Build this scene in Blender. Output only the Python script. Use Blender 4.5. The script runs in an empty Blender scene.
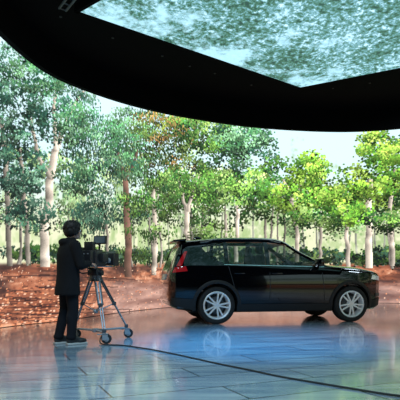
import bpy, bmesh, math, random
import numpy as np
from mathutils import Vector, Matrix
random.seed(3); rng=np.random.default_rng(5)
sc=bpy.context.scene
try:
    sc.view_settings.view_transform='Standard'
except Exception: pass
COL=sc.collection

# ------------------------------------------------------------ helpers
def pmat(name,col,rough=.5,metal=0.,coat=0.,emis=None,es=0.,spec=.5,noise=0.,nscale=20.,bump=0.):
    m=bpy.data.materials.new(name); m.use_nodes=True
    nt=m.node_tree; b=nt.nodes['Principled BSDF']
    b.inputs['Base Color'].default_value=(*col,1); b.inputs['Roughness'].default_value=rough
    b.inputs['Metallic'].default_value=metal; b.inputs['Coat Weight'].default_value=coat
    b.inputs['Coat Roughness'].default_value=.03
    b.inputs['Specular IOR Level'].default_value=spec
    if emis: b.inputs['Emission Color'].default_value=(*emis,1); b.inputs['Emission Strength'].default_value=es
    if noise or bump:
        tc=nt.nodes.new('ShaderNodeTexCoord'); n=nt.nodes.new('ShaderNodeTexNoise'); n.inputs['Scale'].default_value=nscale
        nt.links.new(tc.outputs['Object'],n.inputs['Vector'])
        if noise:
            r=nt.nodes.new('ShaderNodeValToRGB')
            r.color_ramp.elements[0].color=(*[c*(1-noise) for c in col],1)
            r.color_ramp.elements[1].color=(*[min(1,c*(1+noise)) for c in col],1)
            nt.links.new(n.outputs['Fac'],r.inputs['Fac']); nt.links.new(r.outputs['Color'],b.inputs['Base Color'])
        if bump:
            bp=nt.nodes.new('ShaderNodeBump'); bp.inputs['Strength'].default_value=bump
            nt.links.new(n.outputs['Fac'],bp.inputs['Height']); nt.links.new(bp.outputs['Normal'],b.inputs['Normal'])
    return m
def link(ob,parent=None):
    COL.objects.link(ob)
    if parent: ob.parent=parent
    return ob
def empty(name,loc=(0,0,0),yaw=0):
    e=bpy.data.objects.new(name,None); e.empty_display_size=.2; e.location=loc; e.rotation_euler=(0,0,yaw); COL.objects.link(e); return e
def fin(me,ang=40):
    me.shade_smooth(); me.set_sharp_from_angle(angle=math.radians(ang))
def from_bm(name,bm,mat,parent=None,ang=40,recalc=True):
    if recalc: bmesh.ops.recalc_face_normals(bm,faces=bm.faces)
    me=bpy.data.meshes.new(name); bm.to_mesh(me); bm.free(); fin(me,ang)
    me.materials.append(mat); return link(bpy.data.objects.new(name,me),parent)
def from_pd(name,v,f,mat,parent=None,ang=40,recalc=False):
    me=bpy.data.meshes.new(name); me.from_pydata([tuple(a) for a in v],[],f); me.update()
    if recalc:
        bm=bmesh.new(); bm.from_mesh(me); bmesh.ops.recalc_face_normals(bm,faces=bm.faces); bm.to_mesh(me); bm.free()
    fin(me,ang); me.materials.append(mat); return link(bpy.data.objects.new(name,me),parent)
def apply_mods(ob):
    dg=bpy.context.evaluated_depsgraph_get(); dg.update()
    me=bpy.data.meshes.new_from_object(ob.evaluated_get(dg)); ob.modifiers.clear(); ob.data=me; return ob
def box(bm,c,s,rot=None,bev=0):
    M=Matrix.Translation(c)@(rot.to_4x4() if rot else Matrix.Identity(4))@Matrix.Diagonal((s[0],s[1],s[2],1))
    r=bmesh.ops.create_cube(bm,size=1,matrix=M)
    if bev:
        es=set()
        for v in r['verts']:
            for e in v.link_edges: es.add(e)
        bmesh.ops.bevel(bm,geom=list(es),offset=bev,segments=2,affect='EDGES',profile=.6)
def cone(bm,p0,p1,r0,r1,seg=14):
    p0=Vector(p0);p1=Vector(p1);d=p1-p0
    if d.length<1e-6:return
    q=d.to_track_quat('Z','Y').to_matrix().to_4x4()
    bmesh.ops.create_cone(bm,cap_ends=True,segments=seg,radius1=r0,radius2=r1,depth=d.length,matrix=Matrix.Translation((p0+p1)/2)@q)
def ell(bm,c,r,rot=None,u=16,v=10):
    if not hasattr(r,'__len__'): r=(r,r,r)
    M=Matrix.Translation(c)@(rot.to_4x4() if rot else Matrix.Identity(4))@Matrix.Diagonal((*r,1))
    bmesh.ops.create_uvsphere(bm,u_segments=u,v_segments=v,radius=1,matrix=M)
def chain(bm,pts,rs,seg=12):
    for i in range(len(pts)):
        ell(bm,pts[i],rs[i],u=seg,v=8)
        if i: cone(bm,pts[i-1],pts[i],rs[i-1],rs[i],seg)
def tube(bm,pts,r,seg=8): chain(bm,pts,[r]*len(pts),seg)
def remesh(ob,vox,it=5):
    m=ob.modifiers.new('r','REMESH'); m.mode='VOXEL'; m.voxel_size=vox; m.use_smooth_shade=True
    s=ob.modifiers.new('s','SMOOTH'); s.factor=.5; s.iterations=it
    mat=ob.data.materials[0]; apply_mods(ob); ob.data.shade_smooth()
    if not ob.data.materials: ob.data.materials.append(mat)
    return ob
def sm(pts,n=8):
    P=[Vector(p) for p in pts]; out=[]
    for i in range(len(P)-1):
        a=P[max(i-1,0)];b=P[i];c=P[i+1];d=P[min(i+2,len(P)-1)]
        for k in range(n):
            t=k/n; out.append(.5*((2*b)+(c-a)*t+(2*a-5*b+4*c-d)*t*t+(3*b-a-3*c+d)*t**3))
    out.append(P[-1]); return out

H=.88; F=500.; HY=277.
# ------------------------------------------------------------ camera
cd=bpy.data.cameras.new('view_camera'); cam=bpy.data.objects.new('view_camera',cd); COL.objects.link(cam)
cam.location=(0,0,H); cam.rotation_euler=(math.pi/2,0,0); cd.sensor_width=36; cd.lens=45; cd.shift_y=.1925; cd.clip_start=.05
sc.camera=cam

# ------------------------------------------------------------ room
blk=pmat('studio_black',(.012,.012,.014),.8,noise=.3,nscale=3)
def slab(name,c,s,mat):
    bm=bmesh.new(); box(bm,c,s); return from_bm(name,bm,mat)
X0,X1,Y0,Y1,ZT=-8,16,-8,21,9
slab('wall_back',((X0+X1)/2,Y1+.1,ZT/2),(X1-X0+.4,.2,ZT),blk)
slab('wall_front',((X0+X1)/2,Y0-.1,ZT/2),(X1-X0+.4,.2,ZT),blk)
slab('wall_left',(X0-.1,(Y0+Y1)/2,ZT/2),(.2,Y1-Y0,ZT),blk)
slab('wall_right',(X1+.1,(Y0+Y1)/2,ZT/2),(.2,Y1-Y0,ZT),blk)
slab('ceiling',((X0+X1)/2,(Y0+Y1)/2,ZT+.1),(X1-X0+.4,Y1-Y0+.4,.2),blk)
# floor material
fm=bpy.data.materials.new('stage_floor_planks'); fm.use_nodes=True; nt=fm.node_tree; N=nt.nodes; L=nt.links
b=N['Principled BSDF']; tc=N.new('ShaderNodeTexCoord'); mp=N.new('ShaderNodeMapping'); mp.inputs['Rotation'].default_value=(0,0,math.radians(-24))
L.new(tc.outputs['Object'],mp.inputs['Vector'])
br=N.new('ShaderNodeTexBrick'); br.inputs['Scale'].default_value=1; br.inputs['Brick Width'].default_value=1.8; br.inputs['Row Height'].default_value=.45
br.inputs['Mortar Size'].default_value=.010; br.inputs['Mortar Smooth'].default_value=.3
br.inputs['Color1'].default_value=(.30,.36,.40,1); br.inputs['Color2'].default_value=(.20,.27,.32,1); br.inputs['Mortar'].default_value=(.04,.06,.08,1)
L.new(mp.outputs['Vector'],br.inputs['Vector'])
mp2=N.new('ShaderNodeMapping'); mp2.inputs['Rotation'].default_value=(0,0,math.radians(-24)); mp2.inputs['Scale'].default_value=(.6,6,1); L.new(tc.outputs['Object'],mp2.inputs['Vector'])
nz=N.new('ShaderNodeTexNoise'); nz.inputs['Scale'].default_value=1.6; nz.inputs['Detail'].default_value=6; L.new(mp2.outputs['Vector'],nz.inputs['Vector'])
mx=N.new('ShaderNodeMix'); mx.data_type='RGBA'; mx.blend_type='MULTIPLY'; mx.inputs['Factor'].default_value=.9
rp=N.new('ShaderNodeValToRGB'); rp.color_ramp.elements[0].position=.3; rp.color_ramp.elements[0].color=(.5,.52,.6,1); rp.color_ramp.elements[1].position=.7; rp.color_ramp.elements[1].color=(1.3,1.15,1.0,1)
L.new(nz.outputs['Fac'],rp.inputs['Fac']); L.new(br.outputs['Color'],mx.inputs['A']); L.new(rp.outputs['Color'],mx.inputs['B']); L.new(mx.outputs['Result'],b.inputs['Base Color'])
rr=N.new('ShaderNodeMapRange'); rr.inputs['To Min'].default_value=.10; rr.inputs['To Max'].default_value=.26; L.new(nz.outputs['Fac'],rr.inputs['Value']); L.new(rr.outputs['Result'],b.inputs['Roughness'])
b.inputs['IOR'].default_value=1.7; b.inputs['Coat Weight'].default_value=.5; b.inputs['Coat Roughness'].default_value=.07; b.inputs['Coat IOR'].default_value=1.55
bp=N.new('ShaderNodeBump'); bp.inputs['Strength'].default_value=.4; bp.inputs['Distance'].default_value=.006; L.new(br.outputs['Fac'],bp.inputs['Height']); bp.invert=True; L.new(bp.outputs['Normal'],b.inputs['Normal'])
slab('floor',((X0+X1)/2,(Y0+Y1)/2,-.05),(X1-X0+.4,Y1-Y0+.4,.1),fm)

# ------------------------------------------------------------ LED wall painting (screen content, in wall coordinates)
WH=7.2; PPM=56
path=sm([(x,y,0) for x,y in [(-3.2,-3),(-4.0,0),(-4.15,3),(-3.95,6),(-3.45,8.6),(-2.74,10.1),(-1.85,12.6),(-.6,14.8),(1.4,16.4),(4,17.1),(6.9,16.7),(9.5,15.2),(11.3,12.6),(12,9.5),(11.8,6),(11,3),(9.6,0),(8,-2.5)]],20)
pa=np.array([[p.x,p.y] for p in path]); sl=np.r_[0,np.cumsum(np.hypot(*np.diff(pa,axis=0).T))]
nC=int(sl[-1]*PPM); nR=int(WH*PPM); uu=np.linspace(0,sl[-1],nC)
CX=np.interp(uu,sl,pa[:,0]); CY=np.interp(uu,sl,pa[:,1]); DE=np.clip(CY,8,None)
vis=np.where(CY>3)[0]; PX=200+F*CX[vis]/CY[vis]
o=np.argsort(PX); PXs=PX[o]; VI=vis[o]
def toC(px,py):
    c=np.interp(px,PXs,VI); d=np.interp(c,np.arange(nC),DE)
    return c,(H+(HY-np.asarray(py))/F*d)*PPM,d/F*PPM
def vnoise(cx,cy,oct=3):
    out=np.zeros((nR,nC)); a=1.;t=0
    for k in range(oct):
        gx=int(nC/cx)+3; gy=int(nR/cy)+3; g=rng.random((gy,gx))
        x=np.arange(nC)/cx; y=np.arange(nR)/cy; xi=x.astype(int);yi=y.astype(int);fx=x-xi;fy=y-yi
        fx=fx*fx*(3-2*fx);fy=fy*fy*(3-2*fy); fy=fy[:,None]
        g0=g[yi][:,xi]*(1-fx)+g[yi][:,xi+1]*fx; g1=g[yi+1][:,xi]*(1-fx)+g[yi+1][:,xi+1]*fx
        out+=a*(g0*(1-fy)+g1*fy); t+=a; a*=.55; cx=max(cx/2,1);cy=max(cy/2,1)
    return out/t
Z=(np.arange(nR)/PPM)[:,None]; E=(Z-H)*F/DE[None,:]     # elevation above eye level
def c3(*c): return np.array(c,float)/255
def mixc(a,b,t): return a*(1-t[...,None])+b*t[...,None]
def sst(x,a,b): t=np.clip((x-a)/(b-a),0,1); return t*t*(3-2*t)
img=mixc(c3(218,220,184),c3(206,234,242),sst(E,40,115))
n1=vnoise(34,40,4); n2=vnoise(8,10,3)
m=np.clip((n1*.65+n2*.45-.46-sst(E,70,140)*.3)*5,0,1)*.75
img=mixc(img,mixc(c3(96,134,80),c3(174,196,130),n2),m)
# ground
g1=vnoise(70,12,4); g2=vnoise(7,3,3); g3=vnoise(120,20,4)
gcol=mixc(c3(124,70,52),c3(214,138,102),np.clip(g1*1.6-.3,0,1))
gcol=mixc(gcol,c3(242,192,158),np.clip((g2-.52)*5,0,1)*.7*np.clip(g1*3-1,0,1))
gcol=mixc(gcol,c3(62,38,34),np.clip((.42-g2)*6,0,1)*.5)
gcol=mixc(gcol,c3(52,36,38),np.clip((.47-g3)*8,0,1)*.8)
pc=np.zeros(nC); pc[VI]=PXs
path_m=sst(pc,85,125)[None,:]*sst(-E,0,12)
gcol=mixc(gcol,mixc(c3(124,96,92),c3(226,192,182),np.clip(g1*1.6-.3,0,1)),path_m*.7)
gm=sst(E+ (g1-.5)*6,15,10)
img=mixc(img,gcol,gm)
def put(c,r,rad,col,asp=1.):
    c=np.round(c).astype(int); r=np.round(r).astype(int); R=int(math.ceil(rad.max()))
    for dx in range(-R,R+1):
        for dy in range(-R,R+1):
            k=(dx*dx+dy*dy*asp<=rad*rad+.3)
            cc=c[k]+dx; rw=r[k]+dy; ok=(cc>=0)&(cc<nC)&(rw>=0)&(rw<nR)
            img[rw[ok],cc[ok]]=col[k][ok]
def stroke(pts,w0,w1,col,lit=.35):
    pts=np.array(pts,float); sg=np.r_[0,np.cumsum(np.hypot(*np.diff(pts,axis=0).T))]; n=int(sg[-1]*3)+4
    t=np.linspace(0,sg[-1],n); x=np.interp(t,sg,pts[:,0]); y=np.interp(t,sg,pts[:,1]); x+=np.interp(t,np.linspace(0,sg[-1]+.01,8),rng.normal(0,.7,8))
    w=np.interp(t,[0,sg[-1]],[w0,w1]); nb=max(4,int(sg[-1]/5)); bn=np.interp(t,np.linspace(0,sg[-1]+.01,nb),rng.normal(0,.14,nb))
    for k in np.linspace(-.5,.5,max(3,int(w0*3))):
        c,r,s=toC(x+k*w,y); sh=(1+lit*k*2+bn+rng.normal(0,.035,n))
        cc=np.clip(col[None]*sh[:,None],0,1); put(c,r,np.full(n,.6),cc)
def crown(px,py,rx,ry,n,pal,bright=1.,leaf=1.25,dens=24,sig=3.2):
    a=rng.random(n)*2*np.pi; q=np.sqrt(rng.random(n)); X=px+rx*q*np.cos(a); Y=py+ry*q*np.sin(a)
    cb=.58+.48*(py+ry-Y)/(2*ry)+rng.normal(0,.26,n)+.12*(X-px)/rx
    X=np.repeat(X,dens)+rng.normal(0,sig*1.3,n*dens); oy=rng.normal(0,sig*.8,n*dens); Y=np.repeat(Y,dens)+oy
    B=np.repeat(cb,dens)+rng.normal(0,.12,n*dens)-oy*.05; P=np.array([pal[i] for i in rng.integers(0,len(pal),n)]); P=np.repeat(P,dens,axis=0)
    o=np.argsort(B+rng.normal(0,.22,len(B))); X,Y,B,P=X[o],Y[o],B[o],P[o]
    c,r,s=toC(X,Y); col=np.clip(P*np.clip(B,.26,1.6)[:,None]*bright,0,1)
    put(c,r,leaf*s*rng.uniform(.5,1.1,len(c)),col,1.4)
TEAL=[c3(62,108,88),c3(88,140,110),c3(44,82,70),c3(124,168,138)]
GRN=[c3(98,152,64),c3(74,126,56),c3(130,174,80),c3(56,100,54),c3(158,192,108)]
OLV=[c3(134,146,66),c3(104,126,58),c3(176,136,80),c3(86,118,58)]
YEL=[c3(142,186,68),c3(168,204,90),c3(106,158,54),c3(78,130,50)]
BLG=[c3(72,128,84),c3(102,158,104),c3(52,98,76),c3(132,182,134)]
FAR=[c3(146,174,118),c3(172,198,138),c3(118,154,104)]
# distant layer
for i in range(34):
    x=rng.uniform(-40,450); stroke([(x,266),(x+rng.normal(0,3),rng.uniform(170,215))],rng.uniform(1,1.8),.8,c3(*(rng.uniform(.8,1.1)*np.array([140,142,128]))),.1)
for i in range(36):
    x=rng.uniform(-40,450); top=150 if x<270 else 205
    crown(x,rng.uniform(top,228),rng.uniform(14,26),rng.uniform(10,20),12,FAR,1.08)
for i in range(46):
    x=rng.uniform(-40,450); crown(x,rng.uniform(252,262),rng.uniform(12,24),5,9,GRN+TEAL,.55,sig=2.4)
for i in range(18):
    x=rng.uniform(-40,450); w=rng.uniform(1.5,3.); stroke([(x,rng.uniform(264,270)),(x+rng.normal(0,4),rng.uniform(170,210))],w,w*.5,c3(*(rng.uniform(.6,1.0)*np.array([140,132,122]))))
# mid crowns
for (x,y,rx,ry,n,p,br_) in [(-25,140,40,80,90,TEAL,.75),(10,175,34,50,60,TEAL,.65),(95,150,28,30,50,TEAL,.75),(128,145,30,36,74,BLG,.8),(165,148,34,42,90,OLV,.85),(150,190,34,32,66,GRN,.68),(205,150,36,44,100,GRN,.82),(245,155,32,46,90,BLG,.80),(225,200,44,28,74,GRN,.68),(185,205,36,24,56,GRN,.68),(110,215,40,14,34,TEAL,.65),
    (275,190,22,32,44,GRN,.85),(310,188,22,34,64,YEL,.88),(334,208,18,24,34,GRN,.82),(350,196,17,30,42,YEL,.86),(377,172,22,40,74,YEL,.88),(406,182,20,42,54,GRN,.85),(440,170,30,50,60,GRN,.9),(98,195,22,36,48,TEAL,.7)]:
    crown(x,y,rx,ry,n,p,br_)
PALE=c3(176,164,150)
for (pts,w0,w1,col) in [
  ([(45,267),(44,230),(50,185),(56,150)],9,6.5,PALE*1.05),([(56,152),(66,120),(84,92)],5,2.5,PALE),([(51,180),(36,150),(28,110)],4,2,PALE*.85),([(56,150),(54,110),(60,70)],4,2,PALE*.95),
  ([(28,264),(26,215),(20,150)],4,3,PALE*.7),([(9,266),(8,200),(2,120)],5,3.5,PALE*.65),([(72,264),(73,210)],3,2,PALE*.6),
  ([(128,277),(127,230),(126,175)],7,5,c3(104,76,66)),([(126,180),(138,150)],3,2,c3(96,70,60)),([(126,178),(116,150)],3,2,c3(90,68,60)),
  ([(155,275),(155,230),(153,190)],4.5,3.5,PALE*.95),([(188,270),(187,215),(186,205)],5,4.5,PALE*1.05),([(187,212),(178,180)],3,2,PALE*.9),([(187,212),(198,175)],3,2,PALE*.9),
  ([(226,262),(226,215)],3,2,PALE*.8),([(236,262),(238,205)],3.5,3,PALE*1.1),([(108,264),(107,225)],2.5,2,PALE*.7),
  ([(297,262),(298,235),(293,200)],4,3,PALE*.95),([(293,202),(284,180)],2.5,1.5,PALE),([(293,204),(303,182)],2.5,1.5,PALE),([(320,266),(321,225)],3,2.2,PALE*.8),
  ([(348,268),(347,220),(343,200)],4,2.5,PALE*.95),([(370,268),(369,220),(371,180)],7,5,PALE*1.1),([(392,266),(391,210),(395,170)],4.5,3,PALE*.95),([(405,268),(405,200)],4,3,PALE*.9),([(265,262),(266,220)],2.5,2,PALE*.75)]:
    stroke(pts,w0,w1,col)
# near crowns
for (x,y,rx,ry,n,p,br_) in [(12,95,34,50,130,TEAL,.85),(60,108,34,34,100,TEAL,.95),(80,128,22,24,56,BLG,1.0),(18,165,26,32,76,TEAL,.8),(30,218,24,16,36,TEAL,.7),(76,178,18,22,40,BLG,.8),(88,224,22,14,30,TEAL,.7),(45,75,40,20,60,BLG,.95),
    (128,136,24,18,46,BLG,1.05),(160,126,26,16,46,OLV,1.1),(205,132,28,20,54,GRN,1.1),(242,138,26,18,50,BLG,1.05),(128,165,18,14,26,BLG,.9),(172,186,24,14,36,GRN,1.0),(214,186,26,16,40,GRN,1.05),(250,190,20,18,34,GRN,1.05),(140,205,24,12,26,GRN,.9),
    (150,234,24,7,14,GRN,.7),(205,234,24,7,14,GRN,.75),(312,172,17,18,40,YEL,1.12),(312,200,20,8,22,YEL,1.0),(337,202,13,14,20,YEL,1.1),(378,152,17,20,42,YEL,1.12),(374,190,20,10,26,YEL,1.0),(357,216,16,10,18,YEL,1.02),(402,165,12,24,28,YEL,1.02),(286,200,14,16,24,YEL,1.02),(384,222,18,10,18,GRN,.95),(310,218,18,8,16,GRN,.9)]:
    crown(x,y,rx,ry,n,p,br_)
# leaf litter on the ground, then dark shadow stripes painted across it
n=4200; lx=rng.uniform(-60,460,n); ly=267+ (rng.random(n)**.8)*64
c,r,s=toC(lx,ly); pal=np.array([c3(236,158,114),c3(188,106,74),c3(80,48,40),c3(246,202,172),c3(140,80,60)])
k=(lx<100)|(rng.random(n)<.35); put(c[k],r[k],(.5+.014*(ly-265))[k]*s[k],pal[rng.integers(0,5,n)][k],3.)
for i in range(34):
    y=rng.uniform(268,322); x=rng.uniform(-20,90); stroke([(x,y),(x+rng.uniform(20,60),y+rng.uniform(-3,4))],rng.uniform(.8,2.4),.8,c3(66,42,40),0)
a0=int(toC(-45,277)[0]); a1=int(toC(445,277)[0])
for j in range(a0): img[:,j]=img[:,min(a0+(a0-j),a1)]
for j in range(a1,nC): img[:,j]=img[:,max(a1-(j-a1),a0)]
lin=np.where(img<=.04045,img/12.92,((np.clip(img,0,1)+.055)/1.055)**2.4)
b0=max(0,a0-150); b1=min(nC-1,a1+150)
ci=np.unique(np.r_[np.arange(0,b0,5),np.arange(b0,b1),np.arange(b1,nC,5),nC-1]); nc=len(ci)
V=np.zeros((nR,nc,3)); V[:,:,0]=CX[ci][None]; V[:,:,1]=CY[ci][None]; V[:,:,2]=np.linspace(0.01,WH,nR)[:,None]
ii=(np.arange(nR-1)[:,None]*nc+np.arange(nc-1)[None]).ravel()
Q=np.stack([ii,ii+1,ii+nc+1,ii+nc],1)
me=bpy.data.meshes.new('led_screen_face'); me.vertices.add(nR*nc); me.vertices.foreach_set('co',V.ravel().astype(np.float32))
me.loops.add(Q.size); me.loops.foreach_set('vertex_index',Q.ravel().astype(np.int32)); me.polygons.add(len(Q)); me.polygons.foreach_set('loop_start',(np.arange(len(Q))*4).astype(np.int32))
me.update(calc_edges=True)
at=me.color_attributes.new('picture','FLOAT_COLOR','POINT'); cc=np.ones((nR*nc,4),np.float32); cc[:,:3]=lin[:,ci].reshape(-1,3); at.data.foreach_set('color',cc.ravel())
lm=bpy.data.materials.new('led_screen_picture'); lm.use_nodes=True; nt=lm.node_tree; b=nt.nodes['Principled BSDF']
b.inputs['Base Color'].default_value=(.01,.01,.01,1); b.inputs['Roughness'].default_value=.6
av=nt.nodes.new('ShaderNodeAttribute'); av.attribute_name='picture'; nt.links.new(av.outputs['Color'],b.inputs['Emission Color']); b.inputs['Emission Strength'].default_value=1.4
me.materials.append(lm)
ledw=empty('led_video_wall'); link(bpy.data.objects.new('screen_face',me),ledw)
bv=[];bf=[]; st=pa[::4]
for i,(x,y) in enumerate(st):
    a=st[max(i-1,0)];c_=st[min(i+1,len(st)-1)]; t=(c_-a)/np.linalg.norm(c_-a); nx,ny=-t[1],t[0]
    for dz in (0.0,WH+.05):
        bv+= [(x+nx*.03,y+ny*.03,dz),(x+nx*.25,y+ny*.25,dz)]
for i in range(len(st)-1):
    k=i*4
    for a,b_ in ((0,1),(1,3),(3,2),(2,0)): bf.append((k+a,k+b_,k+4+b_,k+4+a))
from_pd('cabinet_frame',bv,bf,blk,ledw,recalc=True)

# ------------------------------------------------------------ ceiling canopy
cmat=pmat('canopy_black',(.002,.002,.0025),.9,spec=.08,noise=.3,nscale=4)
can=empty('ceiling_canopy')
rim=sm([(x,y,0) for x,y in [(-1.5,-3),(-2.5,0),(-2.85,3),(-2.97,5.8),(-2.93,7.33),(-2.65,8.83),(-1.98,9.89),(-1.08,10.77),(0,11.45),(1.2,11.99),(2.46,12.3),(3.72,12.4),(4.86,12.15),(6.8,11.3),(8.6,9.6),(9.6,7),(9.8,4),(9,0),(7.5,-3)]],8)
v=[];f=[]; n=len(rim)
for i,p in enumerate(rim):
    a=rim[max(i-1,0)];c_=rim[min(i+1,n-1)]; t=(c_-a).normalized(); nn=Vector((-t.y,t.x,0))
    for (o_,z) in ((0,4.5),(.10,4.5),(.16,4.7),(.16,5.35),(0,5.35)): q=p+nn*o_; v.append((q.x,q.y,z))
for i in range(n-1):
    for k in range(5): f.append((i*5+k,i*5+(k+1)%5,i*5+5+(k+1)%5,i*5+5+k))
from_pd('rim_fascia',v,f,cmat,can,30,True)
vv=[(p.x,p.y,5.0) for p in rim]+[(p.x,p.y,5.06) for p in rim]
ff=[tuple(range(n)),tuple(range(2*n-1,n-1,-1))]; from_pd('soffit',vv,ff,cmat,can,30,True)
A=Vector((-1.82,7.58,0)); C=Vector((2.13,10.6,0)); Bq=Vector((7.3,7.6,0)); Dq=Vector((2.9,3.5,0))
quad=[A,C,Bq,Dq]
cm=bpy.data.materials.new('led_ceiling_picture'); cm.use_nodes=True; nt=cm.node_tree; N=nt.nodes; L=nt.links; b=N['Principled BSDF']; b.inputs['Base Color'].default_value=(.01,.01,.01,1)
tc=N.new('ShaderNodeTexCoord'); mp=N.new('ShaderNodeMapping'); mp.inputs['Rotation'].default_value=(0,0,math.radians(-37)); mp.inputs['Scale'].default_value=(1.2,1.0,1); L.new(tc.outputs['Object'],mp.inputs['Vector'])
vo=N.new('ShaderNodeTexNoise'); vo.inputs['Scale'].default_value=9; vo.inputs['Detail'].default_value=6; vo.inputs['Roughness'].default_value=.8; L.new(mp.outputs['Vector'],vo.inputs['Vector'])
big=N.new('ShaderNodeTexNoise'); big.inputs['Scale'].default_value=1.0; big.inputs['Detail'].default_value=9; big.inputs['Roughness'].default_value=.70; L.new(tc.outputs['Object'],big.inputs['Vector'])
md=N.new('ShaderNodeMath'); md.operation='MULTIPLY_ADD'; md.inputs[1].default_value=.45; L.new(big.outputs['Fac'],md.inputs[0]); 
sb=N.new('ShaderNodeMath'); sb.operation='SUBTRACT'; sb.inputs[1].default_value=.215; L.new(vo.outputs['Fac'],sb.inputs[0]); L.new(sb.outputs['Value'],md.inputs[2])
r1=N.new('ShaderNodeValToRGB'); cr=r1.color_ramp; cr.elements[0].position=.40; cr.elements[0].color=(.02,.07,.06,1); cr.elements[1].position=.64; cr.elements[1].color=(.62,.88,.94,1)
e=cr.elements.new(.47); e.color=(.06,.18,.11,1); e=cr.elements.new(.53); e.color=(.12,.31,.34,1); e=cr.elements.new(.58); e.color=(.24,.50,.62,1)
L.new(md.outputs['Value'],r1.inputs['Fac'])
sp=N.new('ShaderNodeSeparateXYZ'); mp3=N.new('ShaderNodeMapping'); mp3.inputs['Rotation'].default_value=(0,0,math.radians(-37)); L.new(tc.outputs['Object'],mp3.inputs['Vector']); L.new(mp3.outputs['Vector'],sp.inputs['Vector'])
ya=(A.y*math.cos(math.radians(-37))+A.x*math.sin(math.radians(-37)))
mr=N.new('ShaderNodeMapRange'); mr.inputs['From Min'].default_value=ya-1.5; mr.inputs['From Max'].default_value=ya-.1; mr.inputs['To Min'].default_value=-.08; mr.inputs['To Max'].default_value=.09; L.new(sp.outputs['Y'],mr.inputs['Value'])
mu=N.new('ShaderNodeMath'); mu.operation='ADD'; L.new(mr.outputs['Result'],mu.inputs[0]); L.new(big.outputs['Fac'],mu.inputs[1])
r2=N.new('ShaderNodeMapRange'); r2.inputs['From Min'].default_value=.50; r2.inputs['From Max'].default_value=.60; r2.inputs['To Max'].default_value=.9; L.new(mu.outputs['Value'],r2.inputs['Value'])
mm=N.new('ShaderNodeMix'); mm.data_type='RGBA'; L.new(r2.outputs['Result'],mm.inputs['Factor']); L.new(r1.outputs['Color'],mm.inputs['A']); mm.inputs['B'].default_value=(.42,.74,.88,1)
L.new(mm.outputs['Result'],b.inputs['Emission Color']); b.inputs['Emission Strength'].default_value=1.4
v=[(q.x,q.y,4.9) for q in quad]
lc=empty('led_ceiling_panel')
from_pd('screen_face',v[:4],[(0,3,2,1)],cm,lc)
bm=bmesh.new()
for i in range(4):
    p=quad[i];q=quad[(i+1)%4]; d=(q-p); a=math.atan2(d.y,d.x); mid=(p+q)/2; nn=Vector((-math.sin(a),math.cos(a),0))
    box(bm,(mid.x+nn.x*.03,mid.y+nn.y*.03,4.945),(d.length+.12,.06,.11),Matrix.Rotation(a,3,'Z'))
from_bm('frame',bm,cmat,lc)
gm_=pmat('rig_grey',(.10,.11,.12),.5,metal=.4)
bm=bmesh.new()
for (x,y) in [(-2,3),(-2,7),(0,11),(4,11.8),(8,8),(9,4),(3,2),(6,6)]: cone(bm,(x,y,5.05),(x,y,9),.03,.03,8)
from_bm('suspension_rods',bm,gm_,can)
dkg=pmat('soffit_fitting',(.02,.022,.025),.6)
bm=bmesh.new()
for (x,y) in [(-1.5,8.6),(-.7,9.3),(.3,10.1),(1.1,10.7),(-.2,9.75),(2.9,10.9),(3.6,10.6),(-2.2,7.9)]: cone(bm,(x,y,4.985),(x,y,5.0),.022,.022,12)
from_bm('soffit_bolts',bm,dkg,can)
bm=bmesh.new()
p0=A+Vector((-.30,-.05,0)); p1=A+Vector((.10,-.62,0))
for o_ in(0,.12): tube(bm,[(p0.x+o_*.7,p0.y+o_*.6,4.93),(p1.x+o_*.7,p1.y+o_*.6,4.93)],.018)
for k in range(5):
    q=p0.lerp(p1,k/4); tube(bm,[(q.x,q.y,4.93),(q.x+.085,q.y+.07,4.93)],.010)
from_bm('corner_truss',bm,gm_,can)
# lamps and housings added out of view under the canopy to light the floor
for nm,(x,y),en in (('added_fill_a',(-.9,3.6),190),('added_fill_b',(5.6,10.9),60)):
    bm=bmesh.new()
    for dx,dy,sx,sy in ((0,.63,1.3,.04),(0,-.63,1.3,.04),(.63,0,.04,1.3),(-.63,0,.04,1.3)): box(bm,(x+dx*.8,y+dy*.8,4.93),(sx*.8,sy*.8,.14))
    from_bm(nm+'_housing',bm,cmat,can)
    ld=bpy.data.lights.new(nm,'AREA'); ld.size=.9; ld.energy=en; ld.color=(.72,.88,1.); lo=bpy.data.objects.new(nm,ld); link(lo,can); lo.location=(x,y,4.92)
for nm,loc,tgt,en,colr,ang in (('added_blue_spot',(-.9,5.4,4.75),(.8,6.9,0),3600,(.05,.42,1.),50),('added_blue_spot_2',(-.4,2.3,4.75),(-.2,5.0,0),1100,(.16,.56,1.),60),('added_warm_spot',(6.4,8.6,4.6),(3.7,7.6,0),1900,(1.,.50,.32),46)):  # unseen spots added to tint the floor blue in the middle, warm at right
    d=(Vector(tgt)-Vector(loc)).normalized(); Lc=Vector(loc)
    bm=bmesh.new(); cone(bm,Lc-d*.30,Lc-d*.02,.09,.11,20); cone(bm,Lc-d*.15,Vector((loc[0],loc[1],5.0)),.015,.015,8); from_bm(nm+'_housing',bm,cmat,can)
    ld=bpy.data.lights.new(nm,'SPOT'); ld.energy=en; ld.color=colr; ld.spot_size=math.radians(ang); ld.spot_blend=1; ld.shadow_soft_size=.08
    lo=bpy.data.objects.new(nm,ld); link(lo,can); lo.location=loc; lo.rotation_euler=d.to_track_quat('-Z','Y').to_euler()

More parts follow.
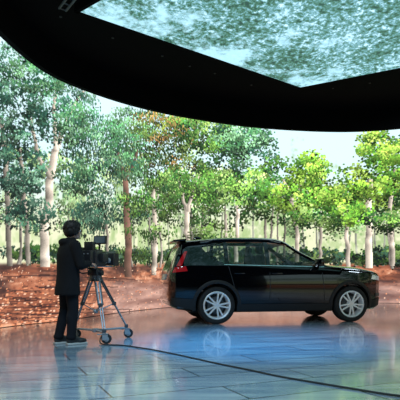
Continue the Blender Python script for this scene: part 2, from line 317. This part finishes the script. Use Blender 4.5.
# ------------------------------------------------------------ SUV
paint=pmat('car_paint_black',(.002,.002,.003),.12,coat=1.,spec=.2)
plast=pmat('car_cladding',(.008,.008,.009),.55,noise=.2,nscale=60)
rub=pmat('tyre_rubber',(.009,.009,.010),.75,noise=.2,nscale=50)
alu=pmat('alloy',(.80,.82,.84),.35,metal=.35,emis=(.8,.9,1),es=.03)  # faint emission added so the silver wheels look brighter
chrome=pmat('chrome',(.7,.72,.75),.15,metal=1)
red=pmat('tail_lamp_red',(.30,.008,.012),.12,coat=.6,emis=(.8,.02,.03),es=.12)
lamp=pmat('head_lamp',(.5,.55,.6),.1,coat=1,metal=.3,emis=(.8,.9,1),es=.10)
inter=pmat('interior_dark',(.02,.02,.022),.7,noise=.2,nscale=30)
plate=pmat('licence_plate',(.6,.6,.6),.4)
glass=bpy.data.materials.new('tinted_glass'); glass.use_nodes=True; nt=glass.node_tree; nt.nodes.clear()
o_=nt.nodes.new('ShaderNodeOutputMaterial'); t_=nt.nodes.new('ShaderNodeBsdfTransparent'); t_.inputs['Color'].default_value=(.58,.64,.63,1); g_=nt.nodes.new('ShaderNodeBsdfGlossy'); g_.inputs['Roughness'].default_value=.02
fr=nt.nodes.new('ShaderNodeFresnel'); fr.inputs['IOR'].default_value=1.6; mxs=nt.nodes.new('ShaderNodeMixShader')
nt.links.new(fr.outputs[0],mxs.inputs[0]); nt.links.new(t_.outputs[0],mxs.inputs[1]); nt.links.new(g_.outputs[0],mxs.inputs[2]); nt.links.new(mxs.outputs[0],o_.inputs[0])
car=empty('suv',(1.47,10.42,0),math.radians(10.9))
TB={'W':[(-2.24,.74),(-2.21,.83),(-2.13,.885),(-1.95,.915),(-1.5,.925),(-1,.93),(1,.93),(1.5,.915),(1.75,.885),(1.92,.83),(2.02,.76),(2.09,.66),(2.13,.52)],
'zb':[(-2.24,.44),(-2.20,.34),(-2.08,.28),(-1.8,.24),(-1.2,.22),(1.4,.22),(1.92,.24),(2.05,.28),(2.10,.34),(2.13,.46)],
'zs':[(-2.24,.74),(-2.22,.86),(-2.17,1.0),(-2.10,1.06),(-1.9,1.10),(-1.2,1.10),(0,1.065),(.9,1.045),(1.85,.97),(1.98,.94),(2.05,.88),(2.10,.79),(2.13,.68)],
'zt':[(-2.24,.80),(-2.22,.92),(-2.17,1.10),(-2.12,1.24),(-2.06,1.40),(-2.00,1.53),(-1.94,1.59),(-1.2,1.66),(-.5,1.675),(-.1,1.665),(.12,1.62),(.88,1.15),(1.0,1.13),(1.5,1.10),(1.85,1.03),(1.98,.99),(2.05,.93),(2.10,.84),(2.13,.74)]}
def tb(k,x):
    xs,ys=zip(*TB[k]); w=.05 if -1.95<x<1.85 else .012
    return float(np.mean(np.interp([x-w,x-w/2,x,x+w/2,x+w],xs,ys)))
def par(x):
    W,zb,zs,zt=[tb(k,x) for k in('W','zb','zs','zt')]; g=min(1,max(0,(zt-zs-.08)/.35)); g=g*g*(3-2*g); return W,zb,zs,zt,g
def side(x,z):
    W,zb,zs,zt,g=par(x); Ws=W*.962
    if z<=zs-.01: return W*(1-.10*((z-.72)/.5)**2)
    Wg=Ws-.055*g; q=min(.999,max(0,(z-zs)/(zt-zs))); return Wg*(1-q**5)**.2*(1-.27*g*q)
def upper(x,n=14,dz=0,ky=1):
    W,zb,zs,zt,g=par(x); Wg=W*.962-.055*g; out=[]
    for i in range(n+1):
        th=math.pi/2*i/n; ex=2/ (5*g+2.6*(1-g)); yy=max(0,math.cos(th))**ex if i<n else 0; zz=math.sin(th)**ex if i else 0
        out.append((Wg*yy*(1-.27*g*zz)*ky, zs+(zt+dz-zs)*zz))
    return out
def topz(x,y):
    u=upper(x,40); ys=[p[0] for p in u][::-1]; zs_=[p[1] for p in u][::-1]; return float(np.interp(abs(y),ys,zs_))
def section(x):
    W,zb,zs,zt,g=par(x); P=[(0,zb),(W*.5,zb),(W*.84,zb),(W*.92,zb+.03)]
    for i in range(8):
        z=zb+.08+(zs-.03-zb-.08)*i/7; P.append((W*(1-.10*((z-.72)/.5)**2),z))
    P.append((W*.962-.012,zs-.008)); return P+upper(x)
def loft(secs,xs):
    v=[];f=[]; m=None
    for s,x in zip(secs,xs):
        ring=[(x,-y,z) for y,z in s]+[(x,y,z) for y,z in s[-2:0:-1]]; m=len(ring); v+=ring
    for i in range(len(xs)-1):
        for k in range(m): f.append((i*m+k,i*m+(k+1)%m,(i+1)*m+(k+1)%m,(i+1)*m+k))
    f.append(tuple(range(m))); f.append(tuple(range((len(xs)-1)*m,len(xs)*m))); return v,f
xs=list(np.linspace(-2.24,-1.9,24))+list(np.linspace(-1.85,1.78,60))+list(np.linspace(1.82,2.13,18))
v,f=loft([section(x) for x in xs],xs); body=from_pd('body_shell',v,f,paint,car,30,True)
cut=[]
ix=list(np.linspace(-1.93,.80,36)); secs=[]
for x in ix:
    u=upper(x,10,-.045,.93); W,zb,zs,zt,g=par(x); secs.append([(0,.5),(.7,.5),(.72,.6),(.80,zs-.05)]+u)
v,f=loft(secs,ix); cut.append(from_pd('c1',v,f,inter,car,30,True))
SW=[[(.70,1.10),(-.29,1.11),(-.29,1.55),(.10,1.51)],[(-.37,1.11),(-1.10,1.135),(-1.10,1.55),(-.37,1.555)],[(-1.17,1.14),(-1.42,1.22),(-1.62,1.46),(-1.17,1.545)]]
bm=bmesh.new()
for s_ in SW:
    a=[bm.verts.new((x,-1.3,z)) for x,z in s_]; c_=[bm.verts.new((x,1.3,z)) for x,z in s_]; bm.faces.new(a); bm.faces.new(c_[::-1])
    for i in range(4): bm.faces.new((a[i],c_[i],c_[(i+1)%4],a[(i+1)%4]))
cut.append(from_bm('c2',bm,inter,car))
bm=bmesh.new(); w=[(.20,-.53),(.20,.53),(.78,.68),(.78,-.68)]
a=[bm.verts.new((x,y,1.08)) for x,y in w]; c_=[bm.verts.new((x,y,1.9)) for x,y in w]; bm.faces.new(a); bm.faces.new(c_[::-1])
for i in range(4): bm.faces.new((a[i],c_[i],c_[(i+1)%4],a[(i+1)%4]))
box(bm,(-2.09,0,1.34),(.42,1.08,.26)); cut.append(from_bm('c3',bm,inter,car))
bm=bmesh.new()
for wx in(-1.35,1.35):
    for s_ in(-1,1): cone(bm,(wx,s_*.6,.36),(wx,s_*1.3,.36),.405,.405,48)
cut.append(from_bm('c4',bm,inter,car))
for c_ in cut:
    m_=body.modifiers.new('b','BOOLEAN'); m_.object=c_; m_.operation='DIFFERENCE'; m_.solver='EXACT'
apply_mods(body); fin(body.data,30)
for c_ in cut: bpy.data.objects.remove(c_)
def spatch(name,q,mat,off=.01,both=True,n=8,thick=False):
    v=[];f=[]
    for s_ in ((-1,1) if both else (-1,)):
        b0_=len(v)
        for i in range(n+1):
            for j in range(n+1):
                a=i/n;c_=j/n; x=(q[0][0]*(1-a)+q[1][0]*a)*(1-c_)+(q[3][0]*(1-a)+q[2][0]*a)*c_; z=(q[0][1]*(1-a)+q[1][1]*a)*(1-c_)+(q[3][1]*(1-a)+q[2][1]*a)*c_
                v.append((x,s_*(side(x,z)+off),z))
        for i in range(n):
            for j in range(n): k=b0_+i*(n+1)+j; f.append((k,k+1,k+n+2,k+n+1))
    return from_pd(name,v,f,mat,car,30)
for i,s_ in enumerate(SW):
    cx=sum(p[0] for p in s_)/4; cz=sum(p[1] for p in s_)/4
    spatch('window_glass_%d'%i,[(cx+(x-cx)*1.04,cz+(z-cz)*1.04) for x,z in s_],glass,-.014)
def tgrid(name,fx,mat,n=12,off=0):
    v=[];f=[]
    for i in range(n+1):
        for j in range(n+1): v.append(fx(i/n,j/n))
    for i in range(n):
        for j in range(n): k=i*(n+1)+j; f.append((k,k+1,k+n+2,k+n+1))
    return from_pd(name,v,f,mat,car,30)
def fws(a,c_):
    x=.17+.64*a; hw=.56+.14*a; y=(c_*2-1)*hw; return (x,y,topz(x,y)-.012)
tgrid('windshield',fws,glass)
def frw(a,c_):
    x=-2.155+.16*a; y=(c_*2-1)*(.60-.03*a); return (x+.012,y,topz(x,y)-.01)
tgrid('rear_glass',frw,glass)
spatch('window_trim',[(.78,1.072),(-1.2,1.108),(-1.2,1.120),(.78,1.086)],chrome,.006)
spatch('sill_cladding',[(-.96,.235),(.96,.235),(.96,.37),(-.96,.37)],plast,.014)
spatch('bumper_cladding_rear',[(-2.18,.36),(-1.80,.27),(-1.80,.47),(-2.20,.50)],plast,.014)
spatch('bumper_cladding_front',[(1.80,.27),(2.04,.32),(2.06,.48),(1.80,.42)],plast,.014)
spatch('tail_lamp_lower',[(-2.18,.96),(-1.90,.99),(-1.93,1.08),(-2.13,1.06)],red,.012)
spatch('tail_lamp_upper',[(-2.10,1.08),(-2.0,1.08),(-1.88,1.36),(-1.93,1.36)],red,.010)
spatch('head_lamp',[(1.78,.84),(2.03,.81),(2.02,.895),(1.82,.925)],lamp,.012)
for i,(x0,z0,x1,z1) in enumerate([(.78,.42,.72,1.05),(-.33,.42,-.33,1.07),(-1.02,.66,-1.13,1.08)]):
    spatch('door_seam_%d'%i,[(x0,z0),(x0+.012,z0),(x1+.012,z1),(x1,z1)],inter,.002,n=6)
spatch('fog_lamp',[(1.90,.50),(2.05,.50),(2.05,.56),(1.90,.56)],gm_,.012)
bm=bmesh.new()
for s_ in(-1,1):
    for x in(-.18,-.92):
        box(bm,(x,s_*(side(x,.95)+.018),.95),(.20,.03,.022),None,.008)
from_bm('door_handles',bm,paint,car)
bm=bmesh.new()
for s_ in(-1,1):
    box(bm,(.64,s_*1.0,1.16),(.13,.22,.15),None,.045); box(bm,(.66,s_*.89,1.10),(.07,.14,.04),None,.01)
from_bm('mirrors',bm,paint,car)
def arch(wx):
    v=[];f=[]; n=40
    for s_ in(-1,1):
        b0_=len(v)
        for i in range(n+1):
            t=math.radians(-14+208*i/n)
            for r,o_ in((.40,-.09),(.40,.016),(.43,.022),(.462,.012),(.468,-.01)):
                x=wx+r*math.cos(t); z=.36+r*math.sin(t); x2=max(-2.16,min(2.05,x)); W=tb('W',x2); y=W*(1-.10*((z-.72)/.5)**2)
                v.append((x,s_*(y+o_),z))
        for i in range(n):
            for k in range(4): a=b0_+i*5+k; f.append((a,a+1,a+6,a+5))
    return v,f
for nme,wx in(('wheel_arch_rear',-1.35),('wheel_arch_front',1.35)):
    v,f=arch(wx); from_pd(nme,v,f,plast,car,50)
bm=bmesh.new()
for s_ in(-1,1):
    pts=[(x,s_*.585,topz(x,.585)+ (.035 if -1.45<x<-.2 else .0)) for x in np.linspace(-1.6,0,14)]; tube(bm,pts,.014,8)
from_bm('roof_rails',bm,paint,car)
bm=bmesh.new(); box(bm,(-1.99,0,1.585),(.26,1.06,.035),Matrix.Rotation(-.10,3,'Y'),.014); from_bm('rear_spoiler',bm,paint,car)
bm=bmesh.new(); box(bm,(-2.235,0,.88),(.015,.50,.12),Matrix.Rotation(.25,3,'Y')); from_bm('licence_plate_rear',bm,plate,car)
bm=bmesh.new(); box(bm,(2.13,0,.60),(.03,.85,.22),None,.02)
from_bm('grille',bm,plast,car)
bm=bmesh.new()
for k in range(9): box(bm,(2.15,-.36+.09*k,.60),(.012,.02,.18))
from_bm('grille_bars',bm,chrome,car)
bm=bmesh.new(); box(bm,(0,0,.3),(3.6,1.2,.2)); from_bm('underbody',bm,inter,car)
bm=bmesh.new(); ell(bm,(-1.55,0,1.64),(.09,.02,.06)); from_bm('antenna_fin',bm,paint,car)
bm=bmesh.new()
for y in(-.38,.38):
    box(bm,(.0,y,.72),(.50,.5,.2),None,.05); box(bm,(-.28,y,1.03),(.14,.48,.62),Matrix.Rotation(-.2,3,'Y'),.05); box(bm,(-.37,y,1.42),(.09,.27,.17),None,.035)
box(bm,(-1.0,0,.72),(.5,1.25,.2),None,.05); box(bm,(-1.3,0,1.0),(.14,1.25,.55),Matrix.Rotation(-.2,3,'Y'),.05)
for y in(-.40,0,.40): box(bm,(-1.37,y,1.32),(.08,.25,.13),None,.03)
box(bm,(.60,0,.93),(.34,1.35,.24),None,.06)
from_bm('seats_and_dashboard',bm,inter,car)
bm=bmesh.new(); R=Matrix.Rotation(math.radians(65),3,'Y'); pts=[Vector((.36,.38,1.04))+R@Vector((.18*math.cos(t),.18*math.sin(t),0)) for t in np.linspace(0,2*math.pi,25)]
tube(bm,pts,.014); cone(bm,(.36,.38,1.04),(.52,.38,.97),.05,.04); box(bm,(.36,.38,1.04),(.02,.34,.03)); from_bm('steering_wheel',bm,inter,car)
def lathe(prof,mat,name,parent,seg=48):
    v=[];f=[];m=len(prof)
    for i in range(seg):
        t=2*math.pi*i/seg
        for r,y in prof: v.append((r*math.cos(t),y,r*math.sin(t)))
    for i in range(seg):
        for k in range(m-1): j=(i+1)%seg; f.append((i*m+k,i*m+k+1,j*m+k+1,j*m+k))
    return from_pd(name,v,f,mat,parent,35,True)
for idx,(wx,s_) in enumerate([(-1.35,-1),(1.35,-1),(-1.35,1),(1.35,1)]):
    w=bpy.data.objects.new('wheel_%d'%idx,None); COL.objects.link(w); w.parent=car; w.location=(wx,s_*.80,.352); w.rotation_euler=(0,.3*idx,0 if s_<0 else math.pi)
    lathe([(.255,-.10),(.268,-.112),(.31,-.118),(.338,-.108),(.352,-.08),(.352,.08),(.338,.108),(.31,.118),(.25,.11),(.245,-.10)],rub,'tyre',w)
    lathe([(.262,-.112),(.252,-.118),(.232,-.110),(.224,-.07),(.215,.0),(.22,.10)],alu,'rim_barrel',w)
    lathe([(.0,-.02),(.16,-.02),(.16,.02),(.0,.02)],gm_,'brake_disc',w)
    lathe([(.0,.03),(.225,.03)],inter,'rim_back',w)
    bm=bmesh.new()
    cone(bm,(0,-.115,0),(0,-.03,0),.040,.07,24)
    for k in range(5):
        for da in(-.20,.20):
            a0_=2*math.pi*k/5; a=a0_+da; p0=Vector((.035*math.cos(a0_+da*1.5),-.098,.035*math.sin(a0_+da*1.5))); p1=Vector((.240*math.cos(a),-.108,.240*math.sin(a)))
            d=(p1-p0); mid=(p0+p1)/2; M=Matrix.Rotation(-math.atan2(d.z,d.x),3,'Y'); box(bm,mid,(d.length,.03,.030),M,.007)
    from_bm('spokes',bm,alu,w)

# ------------------------------------------------------------ cinema camera on tripod dolly
dk=pmat('camera_body_black',(.012,.012,.014),.45,noise=.2,nscale=40); gy=pmat('tripod_grey',(.30,.32,.34),.4,metal=.4); lt=pmat('tripod_carbon',(.05,.052,.056),.4)
TC=Vector((-1.46,7.0,0))
tri=empty('camera_tripod',TC)
Wp=[Vector((.20,-.42,0)),Vector((.39,.26,0)),Vector((-.34,.16,0))]
bm=bmesh.new(); bmg=bmesh.new(); bmr=bmesh.new()
for p in Wp:
    n_=p.normalized(); t=Vector((-n_.y,n_.x,0)); top=Vector((0,0,.86))+n_*.07; foot=p+Vector((0,0,.17)); mid=top.lerp(foot,.52)
    for s_ in(-1,1):
        cone(bm,top+t*s_*.035,mid+t*s_*.03,.012,.012,10)
        cone(bmg,top.lerp(foot,.08)+t*s_*.018,foot+t*s_*.014,.009,.009,10)
    box(bm,mid,(.05,.09,.05),None,.01); box(bm,foot,(.05,.05,.05),None,.01)
    cone(bmg,mid,Vector((0,0,.40)),.008,.008,8)
    cone(bmg,Vector((0,0,.135)),p+Vector((0,0,.145)),.016,.014,10)
    cone(bmg,p+Vector((0,0,.11)),p+Vector((0,0,.17)),.022,.022,12)
    off=Vector((.03,.0,0)); wc=p+off+Vector((0,0,.066))
    box(bmg,p+off*.5+Vector((0,.028,.09)),(.07,.006,.08)); box(bmg,p+off*.5+Vector((0,-.028,.09)),(.07,.006,.08)); box(bmg,p+off*.3+Vector((0,0,.13)),(.08,.062,.012))
    ax=Vector((0,1,0)); cone(bmr,wc-ax*.018,wc+ax*.018,.066,.066,24); cone(bmg,wc-ax*.021,wc+ax*.021,.036,.036,20)
    box(bmg,p+Vector((-.06,0,.125)),(.07,.03,.012))
ell(bmg,(0,0,.40),(.035,.035,.03)); cone(bmg,(0,0,.11),(0,0,.16),.05,.05,18)
cone(bm,(0,0,.82),(0,0,.90),.09,.085,24); ell(bm,(0,0,.90),(.075,.075,.05))
from_bm('legs_outer',bm,lt,tri); from_bm('legs_inner_and_dolly',bmg,gy,tri); from_bm('caster_wheels',bmr,rub,tri)
yawc=math.radians(70)
bm=bmesh.new(); Rz=Matrix.Rotation(yawc,3,'Z')
def L_(x,y,z): q=Rz@Vector((x,y,0)); return Vector((q.x,q.y,z))
box(bm,L_(0,0,.945),(.15,.14,.09),Rz,.02); box(bm,L_(0,0,.998),(.26,.10,.022),Rz,.006)
cone(bm,L_(0,-.06,.94),L_(0,-.11,.94),.045,.04,18); cone(bm,L_(0,.06,.94),L_(0,.11,.94),.045,.04,18)
tube(bm,[L_(-.03,.09,.94),L_(-.16,.12,.93),L_(-.26,.15,.97)],.010); chain(bm,[L_(-.22,.135,.955),L_(-.30,.16,.98)],[.017,.017])
from_bm('fluid_head',bm,dk,tri)
SC=1.16
cc_=empty('cinema_camera',TC+Vector((0,0,1.012*(1-SC))),yawc); cc_.scale=(SC,SC,SC)
bm=bmesh.new()
box(bm,(-.02,0,1.12),(.24,.17,.18),None,.015)
box(bm,(-.18,0,1.13),(.08,.13,.16),None,.012)
box(bm,(-.02,0,1.215),(.20,.10,.03),None,.008)
cone(bm,(.10,0,1.12),(.15,0,1.12),.055,.055,28); cone(bm,(.15,0,1.12),(.28,0,1.12),.048,.052,28); cone(bm,(.19,0,1.12),(.215,0,1.12),.058,.058,28); cone(bm,(.24,0,1.12),(.26,0,1.12),.06,.06,28)
box(bm,(.30,0,1.12),(.05,.17,.15),None,.008)
for y in(-.075,.075): box(bm,(.35,y*1.15,1.12),(.08,.006,.16),Matrix.Rotation(.2 if y>0 else -.2,3,'Z'))
box(bm,(.35,0,1.21),(.10,.17,.006),Matrix.Rotation(-.3,3,'Y'))
tube(bm,[(.08,0,1.22),(.09,0,1.29),(.05,0,1.305),(-.10,0,1.305),(-.11,0,1.22)],.014)
tube(bm,[(.05,0,1.30),(.04,-.03,1.34)],.008)
tube(bm,[(.04,.08,1.20),(.02,.14,1.22)],.010); box(bm,(-.04,.14,1.23),(.16,.05,.05),None,.01); cone(bm,(-.12,.14,1.23),(-.15,.14,1.23),.026,.034,18)
box(bm,(-.13,0,1.26),(.07,.12,.11),None,.01); tube(bm,[(-.15,-.04,1.30),(-.16,-.05,1.36)],.004,6); tube(bm,[(-.15,.04,1.30),(-.16,.06,1.36)],.004,6)
box(bm,(.0,-.11,1.13),(.12,.06,.10),None,.01); box(bm,(-.02,.11,1.09),(.10,.05,.10),None,.01)
for p in [(-.18,-.03,1.06,-.26,-.10,1.02),(-.10,-.08,1.10,-.16,-.16,1.0)]:
    tube(bm,sm([(p[0],p[1],p[2]),((p[0]+p[3])/2-.03,(p[1]+p[4])/2,p[5]-.10),(p[3]+.1,p[4]+.12,p[5]+.03)],6),.005,6)
from_bm('camera_body',bm,dk,cc_)
bm=bmesh.new()
for y in(-.035,.035): cone(bm,(-.20,y,1.030),(.33,y,1.030),.008,.008,10)
cone(bm,(.12,-.09,1.10),(.15,-.09,1.10),.030,.030,20); cone(bm,(.185,0,1.12),(.20,0,1.12),.059,.059,28)
for y in(-.03,.02,.05): box(bm,(-.222,y,1.17),(.004,.02,.012))
from_bm('rods_and_follow_focus',bm,gy,cc_)
bm=bmesh.new(); box(bm,(.02,-.05,1.345),(.035,.17,.10),Matrix.Rotation(.15,3,'Y'),.006); from_bm('monitor',bm,dk,cc_)
scr=pmat('monitor_screen',(.02,.02,.02),.2,emis=(.05,.10,.14),es=.4); bm=bmesh.new(); box(bm,(.001,-.05,1.347),(.004,.145,.078),Matrix.Rotation(.15,3,'Y')); from_bm('monitor_screen',bm,scr,cc_)

# ------------------------------------------------------------ operator
skin=pmat('skin',(.42,.24,.17),.5,noise=.08,nscale=30); hair_m=pmat('hair_black',(.004,.0036,.0036),.6,bump=.4,nscale=90,spec=.3)
cloth=pmat('jacket_black',(.005,.005,.006),.9,noise=.3,nscale=14,bump=.25,spec=.2); trou=pmat('trousers_black',(.006,.006,.008),.85,noise=.2,nscale=12,bump=.2,spec=.2)
shoe=pmat('shoe_black',(.012,.012,.012),.5); sole=pmat('shoe_sole',(.40,.38,.34),.6)
eyew=pmat('eye_white',(.7,.7,.7),.2); eyeb=pmat('eye_iris',(.02,.012,.01),.15); lipm=pmat('lips',(.36,.15,.12),.5)
op=empty('camera_operator',(-1.73,6.56,0),math.radians(38))
def sloft(bm,S,seg=24):
    rings=[]
    for z,cx,cy,rx,ry in S: rings.append([bm.verts.new((cx+rx*math.cos(2*math.pi*k/seg),cy+ry*math.sin(2*math.pi*k/seg),z)) for k in range(seg)])
    for a,c_ in zip(rings,rings[1:]):
        for k in range(seg): bm.faces.new((a[k],a[(k+1)%seg],c_[(k+1)%seg],c_[k]))
    bm.faces.new(rings[0][::-1]); bm.faces.new(rings[-1])
SHR=Vector((.015,-.185,1.285)); SHL=Vector((.03,.185,1.285)); ELR=Vector((.07,-.245,1.03)); ELL=Vector((.13,.225,1.05)); WRR=Vector((.25,-.10,1.06)); WRL=Vector((.26,.10,1.13))
bm=bmesh.new()
sloft(bm,[(.70,0,0,.10,.16),(.80,0,0,.125,.175),(.90,0,0,.12,.165),(1.0,0,0,.10,.15)])
for s_,kx,fx in((-1,.03,.02),(1,.0,-.07)):
    chain(bm,[(0,s_*.085,.82),(kx,s_*.092,.47),(fx-.02,s_*.095,.10)],[.100,.072,.060],16)
    ell(bm,(kx-.035,s_*.093,.34),(.062,.060,.12)); ell(bm,(fx-.02,s_*.095,.10),(.072,.064,.05))
remesh(from_bm('legs_trousers',bm,trou,op),.012,5)
bm=bmesh.new()
sloft(bm,[(.64,-.01,0,.158,.215),(.72,-.01,0,.152,.208),(.80,-.005,0,.145,.20),(.92,0,0,.138,.188),(1.05,.0,0,.138,.188),(1.17,.005,0,.142,.20),(1.26,.012,0,.125,.20),(1.31,.02,0,.10,.175),(1.345,.03,0,.082,.13),(1.375,.035,0,.070,.082),(1.40,.04,0,.063,.063)])
for a,e_,w_ in((SHR,ELR,WRR),(SHL,ELL,WRL)):
    chain(bm,[a,a.lerp(e_,.5),e_,e_.lerp(w_,.45),w_],[.076,.068,.062,.055,.042],16)
ell(bm,(-.055,0,1.335),(.07,.11,.055))
remesh(from_bm('jacket',bm,cloth,op),.012,5)
HC=Vector((.075,0,1.49))
bm=bmesh.new()
ell(bm,HC+Vector((-.01,0,.02)),(.095,.076,.098),u=24,v=16); ell(bm,HC+Vector((.03,0,-.045)),(.062,.055,.066),u=20,v=14); ell(bm,HC+Vector((.058,0,-.088)),(.026,.026,.022))
cone(bm,HC+Vector((-.02,0,-.05)),(.03,0,1.35),.052,.056,20)
chain(bm,[HC+Vector((.085,0,.005)),HC+Vector((.102,0,-.028))],[.010,.014]); ell(bm,HC+Vector((.096,0,-.034)),(.014,.018,.010))
ell(bm,HC+Vector((.074,0,.024)),(.018,.05,.012)); ell(bm,HC+Vector((.083,0,-.062)),(.012,.024,.010))
for s_ in(-1,1): ell(bm,HC+Vector((-.005,s_*.078,-.015)),(.018,.010,.032)); ell(bm,HC+Vector((.055,s_*.035,-.03)),(.025,.022,.022))
remesh(from_bm('head',bm,skin,op),.006,4)
bm=bmesh.new()
for s_ in(-1,1): ell(bm,HC+Vector((.077,s_*.031,.004)),(.012,.014,.010))
from_bm('eyes',bm,eyew,op)
bm=bmesh.new()
for s_ in(-1,1): ell(bm,HC+Vector((.087,s_*.031,.004)),(.004,.006,.006))
from_bm('irises',bm,eyeb,op)
bm=bmesh.new(); ell(bm,HC+Vector((.092,0,-.060)),(.006,.022,.004)); ell(bm,HC+Vector((.090,0,-.067)),(.007,.018,.005)); from_bm('lips',bm,lipm,op)
bm=bmesh.new()
for s_ in(-1,1): chain(bm,[HC+Vector((.092,s_*.016,.026)),HC+Vector((.084,s_*.046,.028))],[.004,.003])
from_bm('eyebrows',bm,hair_m,op)
bm=bmesh.new()
ell(bm,HC+Vector((-.022,0,.045)),(.114,.100,.096),u=24,v=16); ell(bm,HC+Vector((-.055,0,-.01)),(.078,.094,.085),u=20,v=14); ell(bm,HC+Vector((.052,0,.082)),(.044,.072,.036))
for i in range(60):
    a=rng.random()*2*math.pi; h_=rng.uniform(-.5,1); q=math.sqrt(max(0,1-h_*h_)); d=Vector((q*math.cos(a),q*math.sin(a),h_))
    if d.x>.55 and d.z<.5: continue
    p=HC+Vector((-.025+.104*d.x,.095*d.y,.04+.092*d.z)); chain(bm,[p,p+Vector((d.x*.012,d.y*.012,-.02))],[.016,.008],8)
for s_ in(-1,1): chain(bm,[HC+Vector((.025,s_*.084,.04)),HC+Vector((.022,s_*.084,-.03))],[.020,.012]); ell(bm,HC+Vector((-.02,s_*.080,-.02)),(.045,.022,.05))
remesh(from_bm('hair',bm,hair_m,op),.007,2)
def hand(name,wr,fwd,nrm,sgn):
    f_=fwd.normalized(); n_=(nrm-f_*nrm.dot(f_)).normalized(); s_=f_.cross(n_)*sgn
    bm=bmesh.new()
    ell(bm,wr,(.024,.024,.024))
    for k in range(4):
        a=wr+s_*(.028-.018*k); b_=wr+f_*(.078-.004*abs(k-1))+s_*(.030-.020*k); chain(bm,[a,b_],[.013,.0115],10)
    for k,Lh in enumerate((.066,.074,.068,.054)):
        p=wr+f_*(.078-.004*abs(k-1))+s_*(.030-.020*k); q1=p+(f_*.9-n_*.35+s_*(.08-.06*k)).normalized()*Lh*.45; q2=q1+(f_*.45-n_*.9).normalized()*Lh*.32; q3=q2+(-f_*.15-n_*1.).normalized()*Lh*.25
        chain(bm,[p,q1,q2,q3],[.0095,.0085,.0078,.0068],10)
    t0=wr+f_*.018+s_*.028; t1=t0+(f_*.5+s_*.7-n_*.3).normalized()*.036; t2=t1+(f_*.8+s_*.1-n_*.5).normalized()*.03; t3=t2+(f_*.7-s_*.2-n_*.6).normalized()*.024
    chain(bm,[t0,t1,t2,t3],[.014,.0115,.0095,.008],10)
    remesh(from_bm(name,bm,skin,op),.0035,3)
hand('hand_right',WRR+Vector((.02,.015,0)),Vector((.85,.5,-.05)),Vector((0,-.35,1)),1)
hand('hand_left',WRL+Vector((.02,-.01,.0)),Vector((.9,-.1,.05)),Vector((0,.4,1)),-1)
bm=bmesh.new(); bs=bmesh.new()
for s_,fx in((-1,.0),(1,-.09)):
    ell(bm,(fx+.13,s_*.10,.045),(.085,.047,.040)); ell(bm,(fx+.0,s_*.097,.06),(.065,.042,.05)); chain(bm,[(fx,s_*.097,.10),(fx+.12,s_*.10,.055)],[.042,.035])
    box(bs,(fx+.075,s_*.099,.013),(.275,.088,.026),None,.011)
remesh(from_bm('shoes',bm,shoe,op),.008,3); from_bm('shoe_soles',bs,sole,op)

# ------------------------------------------------------------ power cable
cab=pmat('cable_black',(.006,.006,.006),.5)
def gp(px,py): d=F*H/(py-HY); return ((px-200)/F*d,d,.009)
pts=sm([(-1.33,6.95,.11),(-1.34,6.70,.04),gp(103,345),gp(122,346),gp(150,350),(gp(175,355)),gp(200,360.5),gp(225,366),gp(250,371),gp(275,376.5),gp(300,381),gp(330,386),gp(360,391),gp(400,397),(2.0,3.4,.009),(3.0,3.0,.009)],8)
bm=bmesh.new(); tube(bm,pts,.0085,8); from_bm('power_cable',bm,cab)

w=bpy.data.worlds.new('studio_world'); sc.world=w; w.use_nodes=True; w.node_tree.nodes['Background'].inputs[0].default_value=(.02,.025,.03,1); w.node_tree.nodes['Background'].inputs[1].default_value=.2
print('verts wall',nR*nc)
